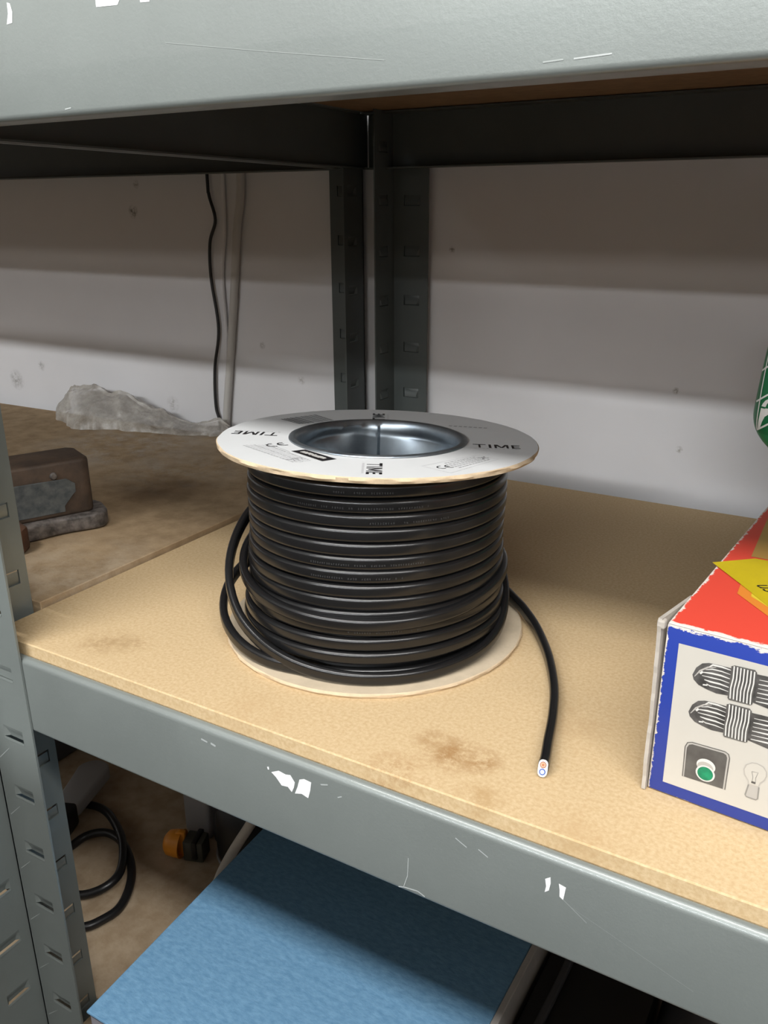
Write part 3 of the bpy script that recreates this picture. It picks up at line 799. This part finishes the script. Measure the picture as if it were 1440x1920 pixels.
out = [(.0441, .0215), (.0436, .0235), (.0418, .0258), (.0411, .0285), (.0418, .0312), (.0440, .0331), (.0462, .0335), (.0488, .0328), (.0504, .0308), (.0507, .0284), (.0500, .0260), (.0486, .0240), (.0482, .0218)]
mb.flat(out, 0, M['card_grey'], onp(.00033)); mb.flat([(x * .93 + .0459 * .07, y * .93 + .0285 * .07) for x, y in out], 0, M['card_cream'], onp(.00036))
mb.stroke(out, .0003, 0, M['print_light'], onp(.0004))
mb.flat([(.0434, .0150), (.0440, .0216), (.0483, .0219), (.0487, .0155), (.0480, .0150)], 0, M['print_light'], onp(.00034))
mb.stroke([(.0441, .0216), (.0434, .0158), (.0440, .0150), (.0480, .0150), (.0487, .0158), (.0484, .0219)], .0006, 0, M['print_line'], onp(.0004))
mb.stroke([(.0445, .0286), (.0453, .0260), (.0453, .0238), (.0467, .0238), (.0465, .0260), (.0471, .0290), (.0445, .0286)], .0003, 0, M['print_line'], onp(.0004))
mb.flat([(.0450, .0228), (.0468, .0228), (.0468, .0238), (.0450, .0238)], 0, M['print_mid'], onp(.0004))
o = mb.obj('printed_bulb', panel, smooth=0); o['label'] = 'pale picture of a light bulb'
# top print: yellow arrowhead, orange and lime blocks (carton local = world minus origin, nearly unrotated)
TI = Matrix.Rotation(-BA, 4, 'Z') @ Matrix.Translation((-.2065, .0881, 0))
def top_poly(mb, pts, z, m): mb.add([TI @ Vector((x, y, ZB + z)) for x, y in pts], [list(range(len(pts)))], m)
mb = MB()
top_poly(mb, [(.2270, .0120), (.2262, .0800), (.2258, .1200), (.3200, .1200), (.3200, .0100)], .0002, M['tape'])
top_poly(mb, [(.2281, -.0250), (.2285, -.0412), (.2600, -.0780), (.3000, -.0800), (.3000, -.0250)], .0003, M['print_orange'])
top_poly(mb, [(.2343, -.0335), (.2348, -.0417), (.2560, -.0625), (.2850, -.0650), (.2850, -.0300)], .0004, M['print_lime'])
top_poly(mb, [(.2108, -.0077), (.2200, .0006), (.2293, .0090), (.3000, .0120), (.3000, -.0800), (.2700, -.0760), (.2434, -.0497), (.2280, -.0293)], .0006, M['print_yellow'])
mb.text('use', .0130, .0055, M['ink'], TI @ Matrix.Translation((.2415, -.0310, ZB + .0008)) @ Matrix.Rotation(R(-47), 4, 'Z'), .25)
o = mb.obj('top_print', carton, smooth=0); o['label'] = 'yellow arrowhead print with orange and lime blocks'
# torn end flap standing off the left end
mb = MB(); N = 26; rr = random.Random(4); vs = []
for i in range(N + 1):
    z = .0006 + (ZB + .001) * i / N
    y = -.0014 + .0005 * math.sin(i * .7) + rr.uniform(-.0005, .0005)
    x = -.0009 - .0014 * i / N - .0002 * math.sin(i * .35)
    for dx in (-.0012, .0006): vs += [(x + dx, y, z), (x + dx + .0012, .045, z * .93)]
fs = []
for i in range(N):
    a_ = i * 4; c_ = a_ + 4
    fs += [[a_, a_ + 1, c_ + 1, c_], [a_ + 2, c_ + 2, c_ + 3, a_ + 3], [a_, c_, c_ + 2, a_ + 2], [a_ + 1, a_ + 3, c_ + 3, c_ + 1]]
fs += [[0, 2, 3, 1], [N * 4, N * 4 + 1, N * 4 + 3, N * 4 + 2]]
mb.add(vs, fs, M['card_grey'])
mb.box((-.0040, -.0022, ZB - .0035), (-.0002, .0020, ZB + .0010), M['card_grey'], .0010)
o = mb.obj('end_flap', carton, smooth=0); o['label'] = 'torn grey card end flap'

# ------------------------------------------------------------------ green package on the carton
gp = empty('green_package', (.1955, .168, ZB + .0002), (R(0), 0, R(-6)), label='rounded dark green package with white grid lines, on the red box', cat='package')
mb = MB()
GW, GD, GH, GR = .24, .075, .0955, .020
def gin(z):
    if z < .042: q = (.042 - z) / .0425; return .066 * (1 - math.sqrt(max(0, 1 - q * q)))
    return .0035 * ((z - .042) / (GH - .042)) ** 1.3
def giny(z): return min(.6 * gin(z), .012)
K = 36; secs = []
for k in range(K + 1):
    z = GH * (k / K) ** 1.25; ins = gin(z); iy = giny(z)
    pl = []
    for cx, cy, a0 in ((GW - GR, GD - GR, 0), (GR, GD - GR, 90), (GR, GR, 180), (GW - GR, GR, 270)):
        for i in range(10):
            a_ = R(a0 + 90 * i / 9)
            x, y = cx + GR * math.cos(a_), cy + GR * math.sin(a_)
            pl.append((x - (x - GW / 2) / (GW / 2) * ins, y - (y - GD / 2) / (GD / 2) * iy, z))
    secs.append(pl)
n_ = 40; vs = [p for s_ in secs for p in s_]; fs = []; kz = 0
for k in range(K):
    for i in range(n_):
        j = (i + 1) % n_; fs.append([k * n_ + i, k * n_ + j, (k + 1) * n_ + j, (k + 1) * n_ + i])
    if GH * (k / K) ** 1.25 < .030: kz = k
mb.add(vs, fs[n_ * kz:], M['green']); kk = mb.mi(M['green_bottom'])
for f in fs[:n_ * kz]: mb.f.append(f); mb.m.append(kk)
mb.f.append(list(range(n_))[::-1]); mb.m.append(kk); mb.f.append([K * n_ + i for i in range(n_)]); mb.m.append(0)
mb.obj('body', gp, smooth=45)
mb = MB(); mb.box((.010, .008, GH), (GW - .010, GD - .008, GH + .008), M['dark_cap'], .003); mb.obj('lid', gp)
def gsurf(x, z, off=.0004):
    ins = gin(z); x0 = max(.0004, (x - ins) / (1 - ins / (GW / 2)))
    y0 = GR - math.sqrt(max(0, GR * GR - (GR - x0) ** 2)) if x0 < GR else 0
    nx = -(GR - x0) / GR if x0 < GR else 0
    return (x + nx * off, y0 - (y0 - GD / 2) / (GD / 2) * giny(z) - off * math.sqrt(1 - nx * nx), z)
def gpoly(mb, A, B, m, n=10):
    # band between the two outlines A and B, laid on the surface
    n = len(A)
    mb.add([gsurf(*p) for p in A] + [gsurf(*p) for p in B], [[i, i + 1, n + i + 1, n + i] for i in range(n - 1)], m)
def gline(mb, pts, w, m):
    P = [tuple(p)[:2] for p in smooth_path([(p[0], p[1], 0) for p in pts], 8)]
    L = strip2(P, w); n = len(P); gpoly(mb, L[:n], L[n:][::-1], m)
mb = MB(); dx = -.0020
def sh(ps): return [(x + dx, z) for x, z in ps]
gline(mb, sh([(.0090, .0935), (.0082, .0724), (.0079, .0532), (.0081, .0320)]), .0008, M['white_ink'])
gline(mb, sh([(.0066, .0908), (.0087, .0928), (.030, .0950)]), .0010, M['white_ink'])
gline(mb, sh([(.0050, .0708), (.0111, .0759), (.026, .0850), (.05, .094)]), .0011, M['white_ink'])
gline(mb, sh([(.0050, .0502), (.0137, .0574), (.030, .0690), (.06, .088)]), .0011, M['white_ink'])
gline(mb, sh([(.0082, .0311), (.0165, .0378), (.032, .0500), (.06, .070)]), .0012, M['white_ink'])
gline(mb, sh([(.0192, .0300), (.0190, .0245), (.0195, .0175), (.022, .012)]), .0028, M['white_ink'])
gpoly(mb, sh([(.0099, .0486), (.0106, .0505), (.0121, .0529), (.0142, .0544), (.018, .0555)]), sh([(.0129, .0486), (.0131, .0492), (.0136, .0508), (.0145, .0522), (.018, .0530)]), M['white_ink'])
gpoly(mb, sh([(.0098, .0473), (.0096, .0440), (.0092, .0380), (.0087, .0314)]), sh([(.0134, .0474), (.0132, .0416), (.0120, .0383), (.0108, .0335)]), M['white_ink'])
gpoly(mb, sh([(.0128, .0478), (.0151, .0480), (.019, .0482)]), sh([(.0132, .0420), (.0156, .0441), (.019, .0455)]), M['white_ink'])
o = mb.obj('printed_grid', gp, smooth=0); o['label'] = 'white grid lines and part of a white letter'

# ------------------------------------------------------------------ rusty iron block on the left shelf
BX = Vector((-.2947, .0305, 0)); dv = Vector((.398, .917, 0)).normalized(); nv = Vector((dv.y, -dv.x, 0))   # along, outward (towards the aisle)
ang = math.atan2(dv.y, dv.x)
iron = empty('iron_block', (-.2895, .0335, DL), (0, 0, ang), label='rusty cast iron block with scalloped foot on the left shelf', cat='iron block')
# local: x along (towards the wall end = 0), y = left of along (away from the viewer)
mb = MB()
foot = [(.002, .010), (.004, .030), (-.004, .052), (-.02, .062), (-.10, .066), (-.17, .066), (-.17, .0), (-.10, -.001), (-.075, -.001), (-.062, .000), (-.048, .0025), (-.036, .003), (-.024, .0015), (-.012, .000), (-.004, .0015)]
mb.prism(foot, .0005, .0150, M['rust_base'], .0028, seg=3)
mb.obj('base', iron, smooth=35)
mb = MB(); mb.prism([(-.010, .010), (-.008, .016), (-.008, .050), (-.014, .056), (-.165, .056), (-.165, .008), (-.014, .008)], .0145, .0625, M['rust'], .0030, seg=3)
mb.obj('body', iron, smooth=35)
mb = MB(); mb.prism([(-.150, .0185), (-.034, .0190), (-.034, .0240), (-.026, .0330), (-.0235, .0350), (-.0235, .0425), (-.030, .0475), (-.150, .0490)], 0, .0010, M['iron_blue'], .0003, T=Matrix.Translation((0, .0082, 0)) @ PF @ Matrix.Translation((0, .000, 0)))
o = mb.obj('face_plate', iron, smooth=0); o['label'] = 'blue-grey worn panel on the face'
mb = MB(); mb.lathe([(0, .0022), (.0022, .0020), (.0030, .0010), (.0032, 0)], M['rust_base'], 14, T=Matrix.Translation((-.040, .0075, .0515)) @ PF); mb.obj('bolt_head', iron)
mb = MB(); mb.prism([(-.140, -.026), (-.078, -.024), (-.070, -.012), (-.072, .004), (-.140, .004)], .0005, .020, M['rust_red'], .003, seg=2)
o = mb.obj('mounting_lug', iron, smooth=35); o['label'] = 'red-brown rusted lug'

# ------------------------------------------------------------------ crumpled polythene on the left shelf
mb = MB(); rr = random.Random(8)
hx = [(-.692, .002), (-.680, .030), (-.668, .041), (-.655, .045), (-.612, .047), (-.585, .042), (-.565, .041), (-.545, .033), (-.520, .024), (-.495, .015), (-.470, .011), (-.445, .014), (-.425, .021), (-.412, .012)]
yf = [(-.692, .315), (-.66, .285), (-.60, .262), (-.55, .285), (-.48, .300), (-.412, .325)]
def tab(T_, x):
    for i in range(len(T_) - 1):
        if T_[i][0] <= x <= T_[i + 1][0]:
            t = (x - T_[i][0]) / (T_[i + 1][0] - T_[i][0]); t = t * t * (3 - 2 * t); return T_[i][1] * (1 - t) + T_[i + 1][1] * t
    return T_[0][1] if x < T_[0][0] else T_[-1][1]
from mathutils import noise as mnoise
NU, NV = 110, 34; vs = []
for i in range(NU + 1):
    x = -.692 + .28 * i / NU
    h = tab(hx, x); yb = wall_y(x) - .014 - max(0, h) * .25; y0_ = tab(yf, x)
    for j in range(NV + 1):
        v = j / NV
        y = y0_ + (yb - y0_) * v
        z = h * (v ** .55 if v < .8 else 1 - (v - .8) * .8) 
        q = Vector((x * 38, y * 38, v * 2)); w_ = .0055 * min(1, v * 4 + .15) * min(1, h / .02)
        z += w_ * (mnoise.noise(q) + .5 * abs(mnoise.noise(q * 2.7))) ; y += .006 * mnoise.noise(q * 1.7 + Vector((9, 3, 1))) * (1 - v * .5); xx = x + .004 * mnoise.noise(q * 1.4 + Vector((2, 7, 5)))
        vs.append((xx, min(y, wall_y(xx) - .002), max(z, 0) + DL + .0009))
fs = [[i * (NV + 1) + j, (i + 1) * (NV + 1) + j, (i + 1) * (NV + 1) + j + 1, i * (NV + 1) + j + 1] for i in range(NU) for j in range(NV)]
mb.add(vs, fs, M['sheet'])
tag(mb.obj('plastic_sheet', smooth=28), 'crumpled dusty translucent plastic sheet on the left shelf by the wall', 'plastic sheet')

# ------------------------------------------------------------------ wires on the wall
wp = [(-.432, .50), (-.432, .3064), (-.4312, .2821), (-.4244, .255), (-.4345, .2298), (-.4366, .1906), (-.4306, .1319), (-.4408, .0829), (-.4434, .036), (-.4382, .0078), (-.4382, -.08), (-.438, -.30)]
mb = MB(); mb.tube(smooth_path([(x, wall_y(x) - .0040, z) for x, z in wp], 8), circle_sec(.0019, 10), M['wire'])
tag(mb.obj('wall_wire', smooth=60), 'thin black wire hanging down the white wall behind the left shelf', 'wire')
mb = MB(); cp = [(-.375, .50), (-.3831, .3054), (-.3929, .2448), (-.4002, .1918), (-.4135, .1044), (-.4273, .0173), (-.432, -.05), (-.44, -.30)]
mb.tube(smooth_path([(x, wall_y(x) - .0052, z) for x, z in cp], 6), [(x * 1.0, y) for x, y in circle_sec(.0048, 12)], M['wall_pipe'])
tag(mb.obj('wall_cable', smooth=60), 'thick pale painted cable down the wall right of the black wire', 'cable', 'painted wall cables')
mb = MB(); cp = [(-.405, .50), (-.4106, .306), (-.4129, .2446), (-.4206, .1911), (-.4206, .1167), (-.4318, .0236), (-.448, -.05), (-.45, -.30)]
mb.tube(smooth_path([(x, wall_y(x) - .0030, z) for x, z in cp], 6), circle_sec(.0026, 10), M['wall'])
tag(mb.obj('wall_cable', smooth=60), 'thin white painted cable on the wall between the black wire and the thick cable', 'cable', 'painted wall cables')

# ------------------------------------------------------------------ lower shelf
ZL = DZL
# blue box
bb = empty('storage_box', (0, 0, 0), label='blue fibre-textured box on the lower shelf, projecting past the beam', cat='box')
BZ = -.260
fl0 = Vector((-.1330, -.1731, 0)); bl0 = Vector((-.1426, .0287, 0)); br0 = Vector((.1140, .1200, 0)); 
bl1 = fl0 + (bl0 - fl0) * 1.45; frr = Vector((.1140, -.1720, 0)); brr = Vector((.1152, .118, 0))
lid = [(fl0.x, fl0.y), (frr.x, frr.y), (brr.x, brr.y), (bl1.x, bl1.y)]
mb = MB(); mb.prism(lid, BZ - .0024, BZ, M['blue_box'], .0010)
o = mb.obj('lid', bb, smooth=0); o['label'] = 'blue textured top'
mb = MB(); ins = [(lid[0][0] + .0015, lid[0][1] + .0015), (lid[1][0] - .0015, lid[1][1] + .0015), (lid[2][0] - .0015, lid[2][1] - .0015), (lid[3][0] + .0015, lid[3][1] - .0015)]
mb.prism(ins, ZL + .0003, BZ - .0020, M['box_side'], .001)
o = mb.obj('body', bb, smooth=0); o['label'] = 'mauve-grey sides'
mb = MB(); mb.prism([(frr.x, frr.y), (frr.x + .0050, frr.y), (brr.x + .0050, brr.y), (brr.x, brr.y)], BZ - .030, BZ + .0004, M['box_rim'], .0008)
o = mb.obj('edge_strip', bb, smooth=0); o['label'] = 'grey edge strip along the right side'
# black case to the right with grey edge bar
bc = empty('black_case', (0, 0, 0), label='black plastic case with a grey edge bar, right of the blue box', cat='case')
mb = MB(); mb.box((.1235, -.085, ZL + .0003), (.2050, .120, BZ - .022), M['black_plastic'], .004); mb.obj('body', bc)
mb = MB(); mb.tube([(.1372, -.083, BZ - .0195), (.1398, .028, BZ - .0195), (.1405, .110, BZ - .0195)], rrect(.0028, .0032, .0012, 4), M['dark_grey_plastic']); o = mb.obj('edge_bar', bc); o['label'] = 'grey edge bar'
# rumpled clear wrap strip over dark thing further right
mb = MB(); vs = []
for i in range(21):
    for j in range(9):
        x = .2080 + .05 * j / 8; y = -.05 + .14 * i / 20
        z = -.300 + .030 * math.sin(pi * j / 8) + .006 * mnoise.noise(Vector((x * 80, y * 40, 3)))
        vs.append((x, y, z))
for i in range(21):
    for j in (0, 8): vs.append((vs[i * 9 + j][0], vs[i * 9 + j][1], ZL + .0004))
fs = [[i * 9 + j, i * 9 + j + 1, i * 9 + j + 10, i * 9 + j + 9] for i in range(20) for j in range(8)]
q = 189
for i in range(20):
    fs += [[i * 9, (i + 1) * 9, q + 2 * (i + 1), q + 2 * i], [i * 9 + 8, q + 2 * i + 1, q + 2 * i + 3, (i + 1) * 9 + 8]]
fs += [[j for j in range(9)] + [q + 1, q], [20 * 9 + j for j in range(8, -1, -1)] + [q + 40, q + 41]]
mb.add(vs, fs, M['dark_grey_plastic'])
tag(mb.obj('dark_bundle', smooth=50), 'dark grey rounded bundle on the lower shelf, in shadow at bottom right', 'bundle')
# black coiled lead
lp = [(-.4000, -.0300), (-.4300, -.0050), (-.4475, .0324), (-.4442, .0552), (-.4247, .0686), (-.3923, .0663), (-.3519, .0479), (-.3237, .0272), (-.3046, .0036), (-.3064, -.0156), (-.3235, -.0303), (-.3509, -.0397),
      (-.3720, -.0340), (-.3850, -.0120), (-.3867, .0137), (-.3817, .0307), (-.3656, .0420), (-.3411, .0400), (-.3121, .0250), (-.2899, .0038), (-.2780, -.0214), (-.2808, -.0420), (-.2895, -.0567), (-.3106, -.0667), (-.345, -.070), (-.39, -.060), (-.44, -.03), (-.49, .02), (-.50, .07)]
n = len(lp); pts = []
for i, (x, y) in enumerate(lp):
    up_ = .0 
    if 15 <= i <= 19: up_ = .006 * math.sin(pi * (i - 14) / 6)
    if 5 <= i <= 9: up_ = .010 * math.sin(pi * (i - 4) / 6)
    if i >= 24: up_ = .0096 * min(1, (i - 23) / 2)
    pts.append((x, y, ZL + .0046 + up_))
mb = MB(); mb.tube(smooth_path(pts, 8), circle_sec(.0044, 12), M['rubber'])
tag(mb.obj('power_lead', smooth=60), 'thick black lead looped on the lower shelf behind the corner post', 'cable')
# grey paddle handle lying behind the lead
ph = empty('grey_handle', (-.4400, .0800, ZL + .0004), (0, 0, R(113)), label='grey rounded handle lying on the lower shelf behind the black lead', cat='handle tool')
mb = MB()
pl = [(-.045, -.014), (.012, -.018)] + arc(.018, 0, .0195, -75, 75, 10) + [(.012, .018), (-.045, .014)]
mb.prism(pl, .010, .026, M['grey_plastic'], .003, seg=3); mb.obj('grip', ph, smooth=40)
mb = MB(); mb.box((-.085, -.013, 0), (-.042, .013, .028), M['black_plastic'], .004); mb.obj('head', ph)
mb = MB(); mb.box((-.62, .085, ZL + .0004), (-.52, .19, ZL + .075), M['dark_grey_plastic'], .008, 3)
mb.box((-.60, .10, ZL + .074), (-.54, .17, ZL + .080), M['black_plastic'], .002)
tag(mb.obj('dark_carton', smooth=35), 'dark squat case in the shadows at the back of the lower shelf', 'case')
# connector with orange cap
cn = empty('connector', (-.2680, .0690, ZL + .0004), (0, 0, R(-160)), label='dark plug connector with an orange cap on the lower shelf', cat='connector')
mb = MB(); mb.box((-.016, -.010, .002), (.006, .010, .026), M['olive_plastic'], .002); mb.box((-.010, -.012, .006), (-.004, .012, .028), M['black_plastic'], .0015); mb.obj('body', cn)
mb = MB()
mb.lathe([(0, .0140), (.0065, .0136), (.0095, .0110), (.0105, .0060), (.0110, 0), (.0090, .0002), (.0085, .0050), (.0050, .0080), (0, .0085)], M['orange'], 28, T=Matrix.Translation((.010, 0, .0150)) @ Matrix.Rotation(R(90), 4, 'Y') @ Matrix.Scale(1.35, 4))
mb.prism([(.006, .001), (.010, .001), (.026, .009), (.029, .016), (.025, .024), (.012, .032), (.006, .031)], -.0026, .0026, M['orange'], .0009, T=PF)
o = mb.obj('cap', cn, smooth=40); o['label'] = 'orange plastic cap'
# grey mains adaptor standing above it
mb = MB(); mb.box((-.304, .0960, ZL + .0004), (-.268, .1300, ZL + .056), M['grey_plastic'], .004, 3)
mb.box((-.264, .0980, ZL + .0005), (-.254, .128, ZL + .048), M['dark_grey_plastic'], .002)
mb.box((-.269, .1030, ZL + .02), (-.263, .122, ZL + .03), M['dark_grey_plastic'], .001)
tag(mb.obj('mains_adaptor', smooth=35), 'grey block adaptor behind the orange-capped connector', 'adaptor')
# black round pouch with pale piping
pc = empty('black_pouch', (-.2170, .1080, ZL + .0004), (0, 0, 0), label='black rounded pouch with pale piping beside the white cable', cat='pouch')
mb = MB(); mb.lathe([(0, 0), (.030, 0), (.036, .004), (.038, .014), (.038, .050), (.034, .066), (.020, .074), (0, .076)], M['black_plastic'], 40); mb.obj('body', pc, smooth=50)
mb = MB(); mb.tube([(.0385 * math.cos(2 * pi * i / 40), .0385 * math.sin(2 * pi * i / 40), .004) for i in range(40)], circle_sec(.0014, 8), M['box_rim'], closed=True); o = mb.obj('piping', pc, smooth=60); o['label'] = 'pale piping at its foot'
# white cable
wc = [(-.230, .260, ZL + .060), (-.200, .165, ZL + .108), (-.1745, .088, ZL + .112), (-.1700, .0600, ZL + .100), (-.1775, .0557, ZL + .084), (-.1878, .0478, ZL + .063), (-.1903, .0340, ZL + .050), (-.1885, .0208, ZL + .041), (-.1850, .0100, ZL + .029), (-.1800, -.0080, ZL + .014), (-.1740, -.040, ZL + .0055), (-.170, -.11, ZL + .0052)]
mb = MB(); mb.tube(smooth_path(wc, 8), circle_sec(.0050, 12), M['white_cable'])
tag(mb.obj('white_cable', smooth=60), 'off-white cable curving down behind the blue box', 'cable')

# ------------------------------------------------------------------ world and colour
wd = bpy.data.worlds.new('world'); S.world = wd; wd.use_nodes = True
wd.node_tree.nodes['Background'].inputs[0].default_value = (.6, .65, .7, 1)
wd.node_tree.nodes['Background'].inputs[1].default_value = .05
S.view_settings.view_transform = 'Standard'; S.view_settings.look = 'None'
S.view_settings.gamma = 1; S.view_settings.use_curve_mapping = False
S.view_settings.exposure = 0.35
